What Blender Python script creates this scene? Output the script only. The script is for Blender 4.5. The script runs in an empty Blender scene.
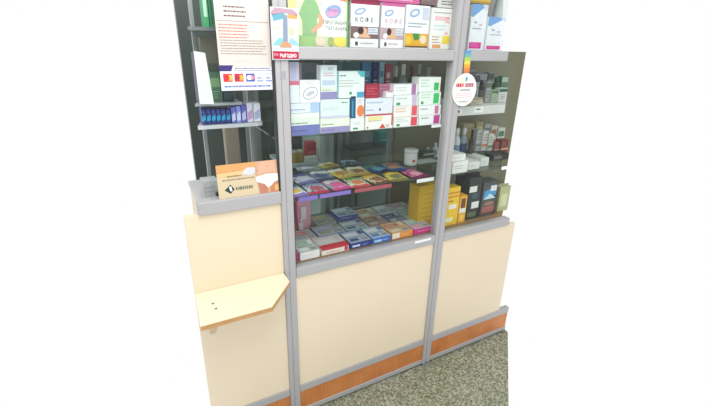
import bpy, bmesh, math, random
import numpy as np
from mathutils import Vector
random.seed(7)
SC = bpy.context.scene
COL = SC.collection

# ---------------------------------------------------------------- camera calibration (metres; x along the cabinets, y into them, z up)
F = 398.3175
CAM = np.array([-0.4021, -1.273, 1.55])
YAW, PIT, ROL = 0.4956, 0.3688, 0.0219
_fw = np.array([math.sin(YAW)*math.cos(PIT), math.cos(YAW)*math.cos(PIT), -math.sin(PIT)])
_r = np.array([math.cos(YAW), -math.sin(YAW), 0.0])
_u = np.cross(_r, _fw)
_R = math.cos(ROL)*_r + math.sin(ROL)*_u
_U = -math.sin(ROL)*_r + math.cos(ROL)*_u

def at(px, py, Y):
    d = _fw*F + _R*(px-353) + _U*(203-py)
    return CAM + d*((Y-CAM[1])/d[1])

def atz(px, py, Z):
    d = _fw*F + _R*(px-353) + _U*(203-py)
    return CAM + d*((Z-CAM[2])/d[2])

# ---------------------------------------------------------------- materials
def lin(c):
    return tuple(((v/255)/12.92 if v/255 <= .04045 else ((v/255+.055)/1.055)**2.4) for v in c)
MATS = {}
def mat(col, rough=.55, metal=0.0, var=.04, scale=60, name=None):
    key = (tuple(col), rough, metal, var, scale)
    if key in MATS: return MATS[key]
    m = bpy.data.materials.new(name or 'surface'); m.use_nodes = True
    nt = m.node_tree; b = nt.nodes['Principled BSDF']
    c = lin(col)
    tc = nt.nodes.new('ShaderNodeTexCoord'); n = nt.nodes.new('ShaderNodeTexNoise')
    n.inputs['Scale'].default_value = scale; n.inputs['Detail'].default_value = 3
    nt.links.new(tc.outputs['Object'], n.inputs['Vector'])
    r = nt.nodes.new('ShaderNodeValToRGB')
    r.color_ramp.elements[0].position = .3; r.color_ramp.elements[1].position = .7
    r.color_ramp.elements[0].color = tuple(v*(1-var) for v in c)+(1,)
    r.color_ramp.elements[1].color = tuple(min(1, v*(1+var)) for v in c)+(1,)
    nt.links.new(n.outputs['Fac'], r.inputs['Fac'])
    nt.links.new(r.outputs['Color'], b.inputs['Base Color'])
    b.inputs['Roughness'].default_value = rough; b.inputs['Metallic'].default_value = metal
    MATS[key] = m
    return m

def glass_mat(name, tint, ior=1.45, rough=.0):
    m = bpy.data.materials.new(name); m.use_nodes = True
    nt = m.node_tree; nt.nodes.clear()
    o = nt.nodes.new('ShaderNodeOutputMaterial'); mx = nt.nodes.new('ShaderNodeMixShader')
    t = nt.nodes.new('ShaderNodeBsdfTransparent'); g = nt.nodes.new('ShaderNodeBsdfGlossy')
    fr = nt.nodes.new('ShaderNodeFresnel'); fr.inputs['IOR'].default_value = ior
    t.inputs['Color'].default_value = tint+(1,); g.inputs['Roughness'].default_value = rough
    ge = nt.nodes.new('ShaderNodeNewGeometry'); iv = nt.nodes.new('ShaderNodeMath'); iv.operation = 'SUBTRACT'; iv.inputs[0].default_value = 1
    ml = nt.nodes.new('ShaderNodeMath'); ml.operation = 'MULTIPLY'      # reflect at the outer face only
    nt.links.new(ge.outputs['Backfacing'], iv.inputs[1]); nt.links.new(iv.outputs[0], ml.inputs[0]); nt.links.new(fr.outputs[0], ml.inputs[1])
    nt.links.new(ml.outputs[0], mx.inputs[0]); nt.links.new(t.outputs[0], mx.inputs[1])
    nt.links.new(g.outputs[0], mx.inputs[2]); nt.links.new(mx.outputs[0], o.inputs['Surface'])
    return m
GLASS = glass_mat('clear_glass', (.95, .97, .965), 1.38)
SHELFGLASS = glass_mat('green_shelf_glass', (.80, .88, .85), 1.35)
CLEARBAG = glass_mat('clear_plastic', (.93, .93, .93), 1.3, .15)

def wood_mat():
    m = bpy.data.materials.new('beech_veneer'); m.use_nodes = True
    nt = m.node_tree; b = nt.nodes['Principled BSDF']
    tc = nt.nodes.new('ShaderNodeTexCoord'); mp = nt.nodes.new('ShaderNodeMapping')
    mp.inputs['Scale'].default_value = (110, 4, 9)
    n = nt.nodes.new('ShaderNodeTexNoise'); n.inputs['Scale'].default_value = 1.0; n.inputs['Detail'].default_value = 5
    n2 = nt.nodes.new('ShaderNodeTexNoise'); n2.inputs['Scale'].default_value = 9
    r = nt.nodes.new('ShaderNodeValToRGB')
    r.color_ramp.elements[0].position = .25; r.color_ramp.elements[0].color = lin((176, 102, 50))+(1,)
    r.color_ramp.elements[1].position = .75; r.color_ramp.elements[1].color = lin((212, 142, 84))+(1,)
    ad = nt.nodes.new('ShaderNodeMath'); ad.operation = 'ADD'; mu = nt.nodes.new('ShaderNodeMath'); mu.operation = 'MULTIPLY'; mu.inputs[1].default_value = .5
    nt.links.new(tc.outputs['Object'], mp.inputs['Vector']); nt.links.new(mp.outputs[0], n.inputs['Vector'])
    nt.links.new(tc.outputs['Object'], n2.inputs['Vector'])
    nt.links.new(n.outputs['Fac'], ad.inputs[0]); nt.links.new(n2.outputs['Fac'], ad.inputs[1])
    nt.links.new(ad.outputs[0], mu.inputs[0]); nt.links.new(mu.outputs[0], r.inputs['Fac'])
    nt.links.new(r.outputs['Color'], b.inputs['Base Color']); b.inputs['Roughness'].default_value = .45
    return m
def floor_mat():
    m = bpy.data.materials.new('green_terrazzo'); m.use_nodes = True
    nt = m.node_tree; b = nt.nodes['Principled BSDF']
    tc = nt.nodes.new('ShaderNodeTexCoord')
    v = nt.nodes.new('ShaderNodeTexVoronoi'); v.inputs['Scale'].default_value = 150
    n = nt.nodes.new('ShaderNodeTexNoise'); n.inputs['Scale'].default_value = 70; n.inputs['Detail'].default_value = 6; n.inputs['Roughness'].default_value = .7
    n3 = nt.nodes.new('ShaderNodeTexNoise'); n3.inputs['Scale'].default_value = 3.0
    for q in (v, n, n3): nt.links.new(tc.outputs['Object'], q.inputs['Vector'])
    sep = nt.nodes.new('ShaderNodeSeparateColor'); nt.links.new(v.outputs['Color'], sep.inputs[0])
    a = nt.nodes.new('ShaderNodeMix'); a.data_type = 'FLOAT'; a.inputs['Factor'].default_value = .55
    nt.links.new(sep.outputs[0], a.inputs[2]); nt.links.new(n.outputs['Fac'], a.inputs[3])
    r = nt.nodes.new('ShaderNodeValToRGB'); e = r.color_ramp.elements
    e[0].position = .28; e[0].color = lin((96, 100, 86))+(1,)
    e[1].position = .72; e[1].color = lin((182, 184, 166))+(1,)
    k = e.new(.48); k.color = lin((136, 139, 119))+(1,)
    nt.links.new(a.outputs[0], r.inputs['Fac'])
    mx = nt.nodes.new('ShaderNodeMix'); mx.data_type = 'RGBA'; mx.blend_type = 'MULTIPLY'; mx.inputs[0].default_value = .35
    r2 = nt.nodes.new('ShaderNodeValToRGB'); r2.color_ramp.elements[0].position = .35; r2.color_ramp.elements[1].position = .65
    r2.color_ramp.elements[0].color = (.75, .82, .55, 1); r2.color_ramp.elements[1].color = (1, 1, 1, 1)
    nt.links.new(n3.outputs['Fac'], r2.inputs['Fac'])
    nt.links.new(r.outputs['Color'], mx.inputs[6]); nt.links.new(r2.outputs['Color'], mx.inputs[7])
    nt.links.new(mx.outputs[2], b.inputs['Base Color']); b.inputs['Roughness'].default_value = .42
    b.inputs['Specular IOR Level'].default_value = .25
    return m
WOOD = wood_mat(); TERRAZZO = floor_mat()
ALU = mat((170, 170, 172), .42, .0, .015, 20, 'grey_aluminium')
ALUE = mat((120, 123, 128), .4, .2, .02, 20, 'dark_aluminium_groove')
CREAM = mat((229, 215, 188), .5, 0, .012, 5, 'cream_laminate')
FLAP = mat((228, 222, 196), .45, 0, .015, 8, 'pale_yellow_laminate')
FLAPEDGE = mat((190, 146, 94), .5, 0, .08, 50, 'brown_edge_banding')
BLACK = (22, 24, 26); WHITE = (244, 244, 246)
def M(c): return c if isinstance(c, bpy.types.Material) else mat(c)

# ---------------------------------------------------------------- mesh builder
class MB:
    def __init__(s): s.v = []; s.f = []; s.m = []; s.mats = []; s.sm = []
    def mi(s, m):
        m = M(m)
        if m not in s.mats: s.mats.append(m)
        return s.mats.index(m)
    def face(s, pts, m, smooth=False):
        b = len(s.v); s.v += [tuple(p) for p in pts]; s.f.append(list(range(b, b+len(pts)))); s.m.append(s.mi(m)); s.sm.append(smooth)
    def bm_in(s, bm, m, smooth=False):
        b = len(s.v); bm.verts.index_update(); k = s.mi(m)
        s.v += [tuple(v.co) for v in bm.verts]
        for f in bm.faces: s.f.append([b+v.index for v in f.verts]); s.m.append(k); s.sm.append(smooth)
        bm.free()
    def box(s, x0, x1, y0, y1, z0, z1, m, bev=0.0):
        bm = bmesh.new(); bmesh.ops.create_cube(bm, size=1)
        for v in bm.verts: v.co = Vector(((x0+x1)/2+v.co.x*(x1-x0), (y0+y1)/2+v.co.y*(y1-y0), (z0+z1)/2+v.co.z*(z1-z0)))
        if bev: bmesh.ops.bevel(bm, geom=list(bm.edges), offset=bev, segments=2, profile=.5, affect='EDGES')
        s.bm_in(bm, m); return s
    def prism(s, pts, z0, z1, m, side=None, bev=0):
        n = len(pts); a = sum(pts[i][0]*pts[(i+1) % n][1]-pts[(i+1) % n][0]*pts[i][1] for i in range(n))
        if a < 0: pts = pts[::-1]
        s.face([(x, y, z1) for x, y in pts], m); s.face([(x, y, z0) for x, y in pts[::-1]], m)
        for i in range(n):
            p, q = pts[i], pts[(i+1) % n]
            s.face([(p[0], p[1], z0), (q[0], q[1], z0), (q[0], q[1], z1), (p[0], p[1], z1)], side or m)
        return s
    def plate(s, pts, y0, y1, m, side=None):            # outline in x,z with thickness along y
        n = len(pts); a = sum(pts[i][0]*pts[(i+1) % n][1]-pts[(i+1) % n][0]*pts[i][1] for i in range(n))
        if a < 0: pts = pts[::-1]
        s.face([(x, y0, z) for x, z in pts], m); s.face([(x, y1, z) for x, z in pts[::-1]], m)
        for i in range(n):
            p, q = pts[i], pts[(i+1) % n]
            s.face([(p[0], y0, p[1]), (p[0], y1, p[1]), (q[0], y1, q[1]), (q[0], y0, q[1])], side or m)
        return s
    def lathe(s, prof, m, n=20, c=(0, 0)):
        for i in range(len(prof)-1):
            (r0, z0), (r1, z1) = prof[i], prof[i+1]
            for k in range(n):
                a, b = 2*math.pi*k/n, 2*math.pi*(k+1)/n
                P = lambda r, t, z: (c[0]+r*math.cos(t), c[1]+r*math.sin(t), z)
                if r0 < 1e-6: s.face([P(0, 0, z0), P(r1, b, z1), P(r1, a, z1)], m, True)
                elif r1 < 1e-6: s.face([P(r0, a, z0), P(r0, b, z0), P(0, 0, z1)], m, True)
                else: s.face([P(r0, a, z0), P(r0, b, z0), P(r1, b, z1), P(r1, a, z1)], m, True)
        return s
    def build(s, name, parent=None, loc=(0, 0, 0), rz=0, weld=False):
        me = bpy.data.meshes.new(name); me.from_pydata(s.v, [], s.f)
        for m in s.mats: me.materials.append(m)
        for p, k, sm in zip(me.polygons, s.m, s.sm): p.material_index = k; p.use_smooth = sm
        if weld:
            bm = bmesh.new(); bm.from_mesh(me); bmesh.ops.remove_doubles(bm, verts=bm.verts, dist=1e-5); bm.to_mesh(me); bm.free()
        me.update()
        o = bpy.data.objects.new(name, me); COL.objects.link(o); o.location = loc; o.rotation_euler = (0, 0, rz)
        if parent: o.parent = parent
        return o

def tag(o, label, cat, group=None, kind=None):
    if kind: o['kind'] = kind
    if label: o['label'] = label
    if cat: o['category'] = cat
    if group: o['group'] = group
    return o
def empty(name, label, cat, loc=(0, 0, 0), group=None, rz=0):
    o = bpy.data.objects.new(name, None); COL.objects.link(o); o.location = loc; o.rotation_euler = (0, 0, rz)
    return tag(o, label, cat, group)
def lettering(txt, size, col, parent, loc, rot=(math.pi/2, 0, 0), name='lettering', align='LEFT', sx=1.0, bold=0.0):
    cu = bpy.data.curves.new(name, 'FONT'); cu.body = txt; cu.size = size; cu.align_x = align; cu.extrude = .0002; cu.offset = bold
    cu.materials.append(M(col))
    tmp = bpy.data.objects.new('tmp', cu); me = bpy.data.meshes.new_from_object(tmp)
    bpy.data.objects.remove(tmp)
    o = bpy.data.objects.new(name, me); COL.objects.link(o); o.parent = parent; o.location = loc; o.rotation_euler = rot; o.scale = (sx, 1, 1)
    return o

# ---------------------------------------------------------------- setting
W = MB()
W.face([(-.26, .45, 0), (-.31, -.02, 0), (.10, -.60, 0), (.70, -.60, 0), (.92, -.40, 0), (1.345, -.012, 0), (1.36, .45, 0)], TERRAZZO)
W.face([(-.26, .45, -.02), (1.36, .45, -.02), (1.345, -.012, -.02), (.92, -.40, -.02), (.70, -.60, -.02), (.10, -.60, -.02), (-.31, -.02, -.02)], (90, 90, 84))
FB = [(-.26, .45), (-.31, -.02), (.10, -.60), (.70, -.60), (.92, -.40), (1.345, -.012), (1.36, .45)]
for i in range(7):
    p, q = FB[i], FB[(i+1) % 7]; W.face([(p[0], p[1], -.02), (q[0], q[1], -.02), (q[0], q[1], 0), (p[0], p[1], 0)], (90, 90, 84))
tag(W.build('floor'), 'speckled grey green stone floor in front of the cabinets', 'floor', kind='structure')
W = MB(); W.box(-.12, 1.62, 1.45, 1.50, 0, 1.9, mat((66, 76, 72), .35, 0, .1, 3))
tag(W.build('wall_back'), 'dark grey green wall of the room behind the glass', 'wall', kind='structure')

# ---------------------------------------------------------------- cabinets
XL_UP, XL_LO = -.232, -.322
ZS0, ZS1, ZT0, ZT1, ZL0, ZL1 = .7178, .7583, 1.5148, 1.5548, 1.0364, 1.0813
KT, WT, WB = .169, .1338, .0344
TOP = 1.80
def kick(parent, x0, x1):
    MB().box(x0, x1, .004, .030, WT, KT, ALU, .002).build('kick_rail', parent)
    MB().box(x0, x1, .008, .024, WB, WT, WOOD).build('kick_board', parent)
    MB().box(x0, x1, .003, .032, .010, WB, ALU, .002).build('bottom_rail', parent)
    MB().box(x0, x1, .034, .06, .001, .06, (30, 30, 30)).build('gap_shade', parent)  # dark strip stands in for the shade in the gap under the rail

left = empty('service_counter', 'cream fronted counter with grey aluminium rail and glass above, left of the narrow post', 'counter')
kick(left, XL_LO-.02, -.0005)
MB().box(XL_LO, -.0005, .010, .028, KT, ZL0, CREAM, .001).build('front_panel', left)
MB().box(XL_LO+.045, -.0005, -.004, .045, ZL0, ZL1, ALU, .004).build('sill_rail', left)
MB().box(XL_UP, -.0005, .018, .023, ZL1, TOP, GLASS).build('glass_pane', left)
MB().box(-.262, -.002, .046, .40, 1.02, 1.036, mat((196, 196, 196), .5)).build('worktop', left)
MB().box(-.258, -.24, .046, .40, .012, 1.02, CREAM).build('side_panel', left)

MB().box(-.006, -.0006, .004, .026, ZL1, TOP, (40, 44, 46)).build('rubber_gasket', left)

mid = empty('display_cabinet', 'glass fronted showcase with cream lower panel between the two grey posts', 'display cabinet')
def post(parent, x0, x1, z1):
    p = MB()
    p.box(x0, x1, 0, .045, .004, z1, ALU, .004)
    p.build('post', parent)
    MB().box(x0+.017, x0+.0185, -.0006, .001, .02, z1-.02, ALUE).build('post_groove', parent)
post(mid, 0, .0448, TOP); post(mid, .7226, .7722, TOP)
MB().lathe([(.0001, 0), (.016, 0), (.016, .006), (.006, .009), (.006, .02), (.0001, .02)], mat((150, 154, 160), .3, .6), 16, (.747, -.004)).build('levelling_foot', mid)
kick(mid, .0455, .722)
MB().box(.0455, .0475, .006, .026, ZS1, TOP, (60, 66, 74)).build('rubber_gasket', mid)
MB().box(.0455, .722, .010, .028, KT, ZS0, CREAM, .001).build('front_panel', mid)
MB().box(.0455, .722, 0, .040, ZS0, ZS1, ALU, .004).build('sill_rail', mid)
MB().box(.0455, .722, 0, .040, ZT0, ZT1, ALU, .004).build('upper_rail', mid)
MB().box(.0455, .722, .018, .023, ZS1, ZT0, GLASS).build('glass_pane', mid)
MB().box(.0455, .722, .018, .023, ZT1, TOP, GLASS).build('upper_glass_pane', mid)
MB().box(.0, .747, .041, .43, .742, .7592, mat((150, 118, 84), .5, 0, .08, 12)).build('base_board', mid)
MB().box(.0, .747, .036, .36, 1.020, 1.026, SHELFGLASS).build('glass_shelf', mid)
MB().box(.0, .747, .036, .36, 1.256, 1.262, SHELFGLASS).build('glass_shelf', mid)
MB().box(.0, .747, .041, .34, ZT0+.022, ZT1-.001, mat((168, 170, 172), .5)).build('upper_shelf', mid)
MB().box(.0, .747, .30, .315, ZT1, TOP, mat((176, 178, 178), .6)).build('upper_back_panel', mid)
MB().box(.0, .747, .0, .35, TOP, TOP+.018, mat((190, 190, 190), .6)).build('unseen_shade_board', mid)  # unseen board added to block light falling into the showcase from above
for x in (.015, .36, .715):
    MB().box(x, x+.022, .425, .445, .752, ZT0+.03, mat((118, 124, 124), .4, .1), .002).build('rear_door_stile', mid)
for z in (.752, 1.515):
    MB().box(.015, .737, .425, .445, z, z+.02, mat((118, 124, 124), .4, .1), .002).build('rear_door_rail', mid)
MB().box(.037, .715, .432, .436, .772, 1.515, SHELFGLASS).build('rear_glass_door', mid)
MB().box(.02, .737, .12, .42, .012, .735, (120, 110, 96)).build('carcass', mid)

right = empty('corner_display_cabinet', 'glass fronted showcase with a thick white shelf right of the second grey post', 'display cabinet')
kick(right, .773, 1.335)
MB().box(.773, 1.262, .010, .028, KT, ZS0, CREAM, .001).build('front_panel', right)
MB().box(.773, 1.205, 0, .040, ZS0, ZS1, ALU, .004).build('sill_rail', right)
MB().box(.773, 1.015, 0, .040, ZT0, ZT1, ALU, .004).build('upper_rail', right)
MB().box(.773, 1.085, .018, .023, ZS1, ZT0, GLASS).build('glass_pane', right)
MB().box(.773, .99, .018, .023, ZT1, TOP, GLASS).build('upper_glass_pane', right)
OL = mat((112, 112, 88), .55, 0, .05, 6)
MB().box(.748, 1.62, .42, .436, .735, ZT1, OL).build('back_panel', right)
MB().prism([(.748, .041), (1.19, .041), (1.66, .42), (.748, .42)], .742, .7592, mat((150, 118, 84), .5, 0, .08, 12)).build('base_board', right)
MB().prism([(.748, .036), (1.12, .036), (1.42, .30), (.748, .30)], 1.020, 1.026, SHELFGLASS).build('glass_shelf', right)
SH = MB().prism([(.775, .046), (1.095, .046), (1.42, .34), (.775, .34)], 1.290, 1.327, mat((212, 214, 208), .5))
sh = SH.build('shelf', right)
MB().box(.80, .835, .0445, .0455, 1.298, 1.321, (236, 238, 238)).box(.812, .82, .0438, .0445, 1.304, 1.314, BLACK).build('price_strip', right)
MB().box(.905, .955, .0445, .0455, 1.300, 1.323, (238, 238, 234)).box(.915, .94, .0438, .0445, 1.311, 1.316, (90, 90, 90)).build('price_strip', right)
MB().prism([(.748, .041), (1.01, .041), (1.26, .30), (.748, .30)], ZT0+.022, ZT1-.001, mat((168, 170, 172), .5)).build('upper_shelf', right)
MB().box(.748, 1.24, .30, .315, ZT1, TOP, mat((150, 150, 148), .6)).build('upper_back_panel', right)
MB().box(.748, 1.1, .0, .35, TOP, TOP+.018, mat((190, 190, 190), .6)).build('unseen_shade_board', right)  # added out of view to keep the right interior darker
MB().box(.76, 1.24, .12, .40, .012, .735, (120, 110, 96)).build('carcass', right)

# ---------------------------------------------------------------- folding shelf on the left counter
fl = empty('wall_shelf', 'small pale yellow shelf with clipped corner screwed to the left counter front', 'shelf', (0, 0, .733))
MB().prism([(-.322, .009), (-.004, .009), (-.003, -.060), (-.107, -.181), (-.332, -.181)], 0, .0165, FLAP, FLAPEDGE).build('board', fl)
for p in ((213, 303.5), (216, 308.5)):
    q = atz(p[0], p[1], .75)
    MB().lathe([(.0045, .0165), (.0045, .0172), (.003, .0178), (.0001, .0174)], mat((130, 122, 100), .35, .5), 14, (q[0], q[1])).build('screw', fl)
q = atz(215, 326, .733)
br = MB(); bx = -.287; BC = mat((204, 184, 150))
P = [(.008, 0), (-.135, 0), (-.135, -.014), (-.06, -.115), (-.045, -.123), (.008, -.123)]
hw = lambda z: .019+.085*z
br.face([(bx-hw(z), y, z) for y, z in P], BC); br.face([(bx+hw(z), y, z) for y, z in P[::-1]], BC)
for i in range(len(P)):
    u, v = P[i], P[(i+1) % len(P)]
    br.face([(bx-hw(u[1]), u[0], u[1]), (bx+hw(u[1]), u[0], u[1]), (bx+hw(v[1]), v[0], v[1]), (bx-hw(v[1]), v[0], v[1])], BC)
br.build('bracket', fl)

# ---------------------------------------------------------------- goods: builders
def rows(mb, x0, x1, z0, z1, n, col, y, ragged=.35, th=.35):
    """n lines of unreadable small print as thin printed strokes"""
    h = (z1-z0)/n
    for i in range(n):
        zc = z1-(i+.5)*h; x = x0; e = x1-(x1-x0)*ragged*random.random()
        while x < e:
            w = min(e-x, random.uniform(.003, .011)); mb.face([(x, y, zc-h*th/2), (x+w, y, zc-h*th/2), (x+w, y, zc+h*th/2), (x, y, zc+h*th/2)], col); x += w+.0018
def rect(mb, W_, H_, r, col, y):
    u0, v0, u1, v1 = r
    mb.face([(-W_/2+u0*W_, y, v0*H_), (-W_/2+u1*W_, y, v0*H_), (-W_/2+u1*W_, y, v1*H_), (-W_/2+u0*W_, y, v1*H_)], col)
def ell(mb, W_, H_, c, col, y, n=20, rot=0):
    cx, cz, rx, rz = c; pts = []
    for k in range(n):
        t = 2*math.pi*k/n; a, b = rx*W_*math.cos(t), rz*H_*math.sin(t)
        pts.append((-W_/2+cx*W_+a*math.cos(rot)-b*math.sin(rot), y, cz*H_+a*math.sin(rot)+b*math.cos(rot)))
    mb.face(pts, col)
def poly(mb, W_, H_, pts, col, y): mb.face([(-W_/2+a*W_, y, b*H_) for a, b in pts], col)

def carton(label, x0, x1, Y, z0, z1, base, design=(), depth=.05, group=None, side=None, top=None, name='medicine_box', cat='medicine box', text=None, rz=0, topdesign=()):
    w, h = x1-x0, z1-z0
    mb = MB(); b = M(base); e = .0006
    s_, t_ = M(side) if side else b, M(top) if top else b
    X, D = w/2-e, depth
    mb.face([(-X, 0, e), (X, 0, e), (X, 0, h-e), (-X, 0, h-e)], b)
    mb.face([(X, D, e), (-X, D, e), (-X, D, h-e), (X, D, h-e)], b)
    mb.face([(-X, D, e), (-X, 0, e), (-X, 0, h-e), (-X, D, h-e)], s_); mb.face([(X, 0, e), (X, D, e), (X, D, h-e), (X, 0, h-e)], s_)
    mb.face([(-X, 0, h-e), (X, 0, h-e), (X, D, h-e), (-X, D, h-e)], t_); mb.face([(-X, D, e), (X, D, e), (X, 0, e), (-X, 0, e)], b)
    for i, d in enumerate(design):
        y = -.0002*(1+i*.6)
        k = d[0]
        if k == 'r': rect(mb, w-2*e, h, d[1], d[2], y)
        elif k == 'e': ell(mb, w, h, d[1], d[2], y, rot=d[3] if len(d) > 3 else 0)
        elif k == 'p': poly(mb, w, h, d[1], d[2], y)
        elif k == 't':
            r = d[1]; rows(mb, -w/2+r[0]*w, -w/2+r[2]*w, r[1]*h, r[3]*h, d[3], d[2], y)
    for i, d in enumerate(topdesign):
        u0, v0, u1, v1 = d[0]; z = h-e+.0003*(1+i*.6)
        mb.face([(-w/2+u0*w, v0*D, z), (-w/2+u1*w, v0*D, z), (-w/2+u1*w, v1*D, z), (-w/2+u0*w, v1*D, z)], d[1])
    o = mb.build(name, None, ((x0+x1)/2, Y, z0), rz)
    tag(o, label, cat, group)
    # end flap of the carton, a tucked lid seam
    fw = MB().box(-X+.002, X-.002, D-.0008, D+.0006, h*.72, h-e*2, b); fw.build('tuck_flap', o)
    for t in (text or ()):
        lettering(t[0], t[1], t[2], o, (-w/2+t[3]*w, -.0016, t[4]*h), sx=t[5] if len(t) > 5 else 1, bold=t[6] if len(t) > 6 else 0)
    return o
def cpx(label, px0, px1, y1, y0, Y, base, design=(), z0=None, **k):
    """carton whose front face fills the given photo columns/rows in the plane Y"""
    m = (px0+px1)/2; A, B = at(px0, (y0+y1)/2, Y), at(px1, (y0+y1)/2, Y)
    z1 = at(m, y1, Y)[2]
    if z0 is None: z0 = at(m, y0, Y)[2]
    return carton(label, A[0], B[0], Y, z0, z1, base, design, **k), z1

G1 = 'medicine boxes stacked on the upper glass shelf'
GRN = (60, 150, 90); VIO = (126, 126, 182); LV = (206, 214, 238); PALEG = (226, 240, 224); TEAL = (64, 168, 186)
def stack(px0, px1, Y, items, z=1.2625, depth=.05):
    for (y1, y0, label, base, design, kw) in items:
        o, z = cpx(label, px0+.4, px1-.4, y1, y0, Y, base, design, z0=z, depth=depth, group=G1, **kw)
    return z
white = (240, 243, 246)
YF = .042
z1 = stack(288, 320, YF, [
 (113, 137, 'white box with wide violet bottom band at the left end of the upper glass shelf', (236, 244, 234), [('r', (0, 0, 1, .46), (116, 122, 184)), ('r', (0, .46, 1, .8), (226, 238, 222)), ('t', (.05, .48, .7, .62), (90, 110, 110), 1), ('t', (.08, .12, .6, .3), (90, 92, 150), 1)], {}),
 (103, 113, 'thin white and pale blue box lying on the leftmost violet banded box', (226, 234, 246), [('r', (.7, 0, 1, 1), (176, 200, 236)), ('t', (.05, .2, .6, .5), (150, 160, 190), 1)], {})])
cpx('tall white pink and blue packet beside the left post under the top rail', 289, 299.5, 62, 103, YF, (232, 240, 250), [('r', (0, .45, 1, .98), (226, 196, 220)), ('r', (0, .45, 1, .55), (222, 110, 140)), ('r', (.3, .55, .7, .98), (186, 200, 236))], z0=z1, depth=.02, group=G1)
cpx('white box with a grey oval emblem on the upper shelf near the left post', 300, 320, 80, 103, YF, (248, 248, 250), [('e', (.52, .42, .40, .27), (176, 180, 190), .35), ('e', (.52, .42, .35, .22), (248, 248, 250), .35), ('e', (.52, .42, .24, .09), (196, 198, 206), .35), ('t', (.3, .78, .8, .95), (190, 196, 206), 2)], z0=z1, depth=.03, group=G1)
z2 = stack(320, 350, YF, [
 (118, 135, 'pale yellow green box with a violet foot in the bottom row beside the leftmost stack', (232, 240, 222), [('r', (0, 0, 1, .42), (154, 144, 190)), ('t', (.05, .5, .5, .68), (110, 130, 90), 1), ('t', (.05, .1, .6, .3), (130, 120, 170), 1)], {}),
 (99, 118, 'large mint white box with small green word in its corner under the tall white box', (222, 240, 236), [('t', (.72, .72, .95, .88), (60, 110, 90), 1), ('t', (.1, .4, .6, .6), (180, 196, 200), 2), ('r', (0, 0, 1, .14), (206, 206, 226))], {})])
cpx('tall white box with green top word and violet base on the upper glass shelf', 320.5, 337, 65, 99, YF, (228, 236, 240), [('r', (0, 0, 1, .22), (146, 140, 190)), ('t', (.45, .84, .92, .94), (70, 140, 110), 2), ('t', (.2, .66, .9, .8), (210, 150, 160), 2), ('r', (.1, .42, .9, .56), (190, 208, 226)), ('r', (0, .24, 1, .36), (226, 238, 214)), ('t', (.1, .25, .9, .3), (80, 110, 80), 1)], z0=z2, depth=.035, group=G1)
z3 = stack(350, 364.5, YF, [
 (118, 133, 'small square white box with a green mark at the bottom of the third stack', (238, 242, 240), [('r', (.18, .12, .55, .26), GRN), ('t', (.2, .45, .8, .7), (170, 190, 190), 2)], {}),
 (96, 118, 'dark blue and white box with an orange circle standing in the third stack', (24, 84, 122), [('r', (.38, 0, 1, 1), (232, 230, 232)), ('e', (.74, .32, .26, .27), (236, 130, 66)), ('t', (.5, .66, .9, .86), (180, 180, 190), 2), ('r', (.1, .06, .2, .8), (70, 150, 190))], {})])
cpx('white box with teal end bridging the second and third stacks', 337.5, 364.5, 71, 96.5, YF, (230, 242, 238), [('r', (.0, .0, .035, 1), TEAL), ('p', [(.7, 1), (.85, .78), (1, .78), (1, 1)], (90, 186, 200)), ('r', (.72, 0, 1, .22), (70, 160, 196)), ('t', (.06, .78, .4, .88), (60, 100, 110), 1), ('t', (.06, .4, .8, .7), (190, 180, 180), 3), ('e', (.48, .18, .05, .06), GRN)], z0=z2+.0015, depth=.04, group=G1)
z4 = stack(365, 393, YF, [
 (114, 131, 'white box with yellow stripe and red corner at the foot of the middle stack', (244, 242, 236), [('r', (0, .9, 1, 1), (206, 50, 66)), ('r', (.95, .2, 1, 1), (206, 50, 66)), ('r', (.08, .62, .62, .86), (238, 222, 160)), ('t', (.08, .5, .6, .64), (170, 150, 120), 1), ('p', [(.5, .05), (.62, .36), (.74, .05)], (214, 52, 60)), ('t', (.74, .1, .92, .3), (150, 40, 60), 2), ('e', (.08, .15, .03, .06), (150, 70, 70))], {}),
 (98, 114, 'wide bluish white box with one round dot in the middle stack', (226, 230, 238), [('t', (.05, .6, .85, .85), (170, 190, 210), 1), ('e', (.53, .28, .04, .09), (110, 120, 160)), ('t', (.05, .2, .4, .34), (90, 140, 190), 1)], {})])
cpx('dark red box on top of the middle stack', 365.5, 379, 84, 98, YF+.004, (168, 34, 62), [('t', (.1, .2, .9, .8), (200, 90, 110), 3)], z0=z4, depth=.05, group=G1)
cpx('dusty pink box beside the dark red box on the middle stack', 379.5, 393.5, 84, 98, YF+.03, (190, 120, 150), [('t', (.1, .4, .9, .9), (150, 60, 90), 2)], z0=z4, depth=.04, group=G1)
cpx('small white carton in front of the dusty pink box', 386, 393.5, 91, 98, YF, (240, 236, 240), [('r', (.1, .8, .9, 1), (216, 130, 150))], z0=z4, depth=.025, group=G1)
z5 = stack(393.5, 418, YF, [
 (117, 128, 'white box with red end square at the foot of the fourth stack', (242, 242, 240), [('r', (.70, .08, .97, .95), (226, 70, 84)), ('r', (.1, .12, .24, .34), GRN), ('t', (.08, .5, .6, .9), (190, 200, 196), 2)], {}),
 (106, 117, 'white box with red end square, second up in the fourth stack', (244, 240, 236), [('r', (.74, .1, .97, .98), (228, 84, 100)), ('t', (.06, .4, .6, .9), (230, 170, 130), 2)], {}),
 (95, 106, 'white box with pale violet end, third up in the fourth stack', (240, 244, 242), [('r', (.76, 0, .96, 1), (204, 186, 214)), ('r', (.1, .1, .26, .34), GRN), ('t', (.1, .5, .6, .9), (180, 210, 196), 1)], {}),
 (84, 95, 'white box with purple end on top of the fourth stack', (242, 242, 244), [('r', (.74, 0, .94, .98), (168, 120, 168)), ('t', (.1, .3, .6, .8), (200, 206, 210), 2)], {})])
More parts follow.
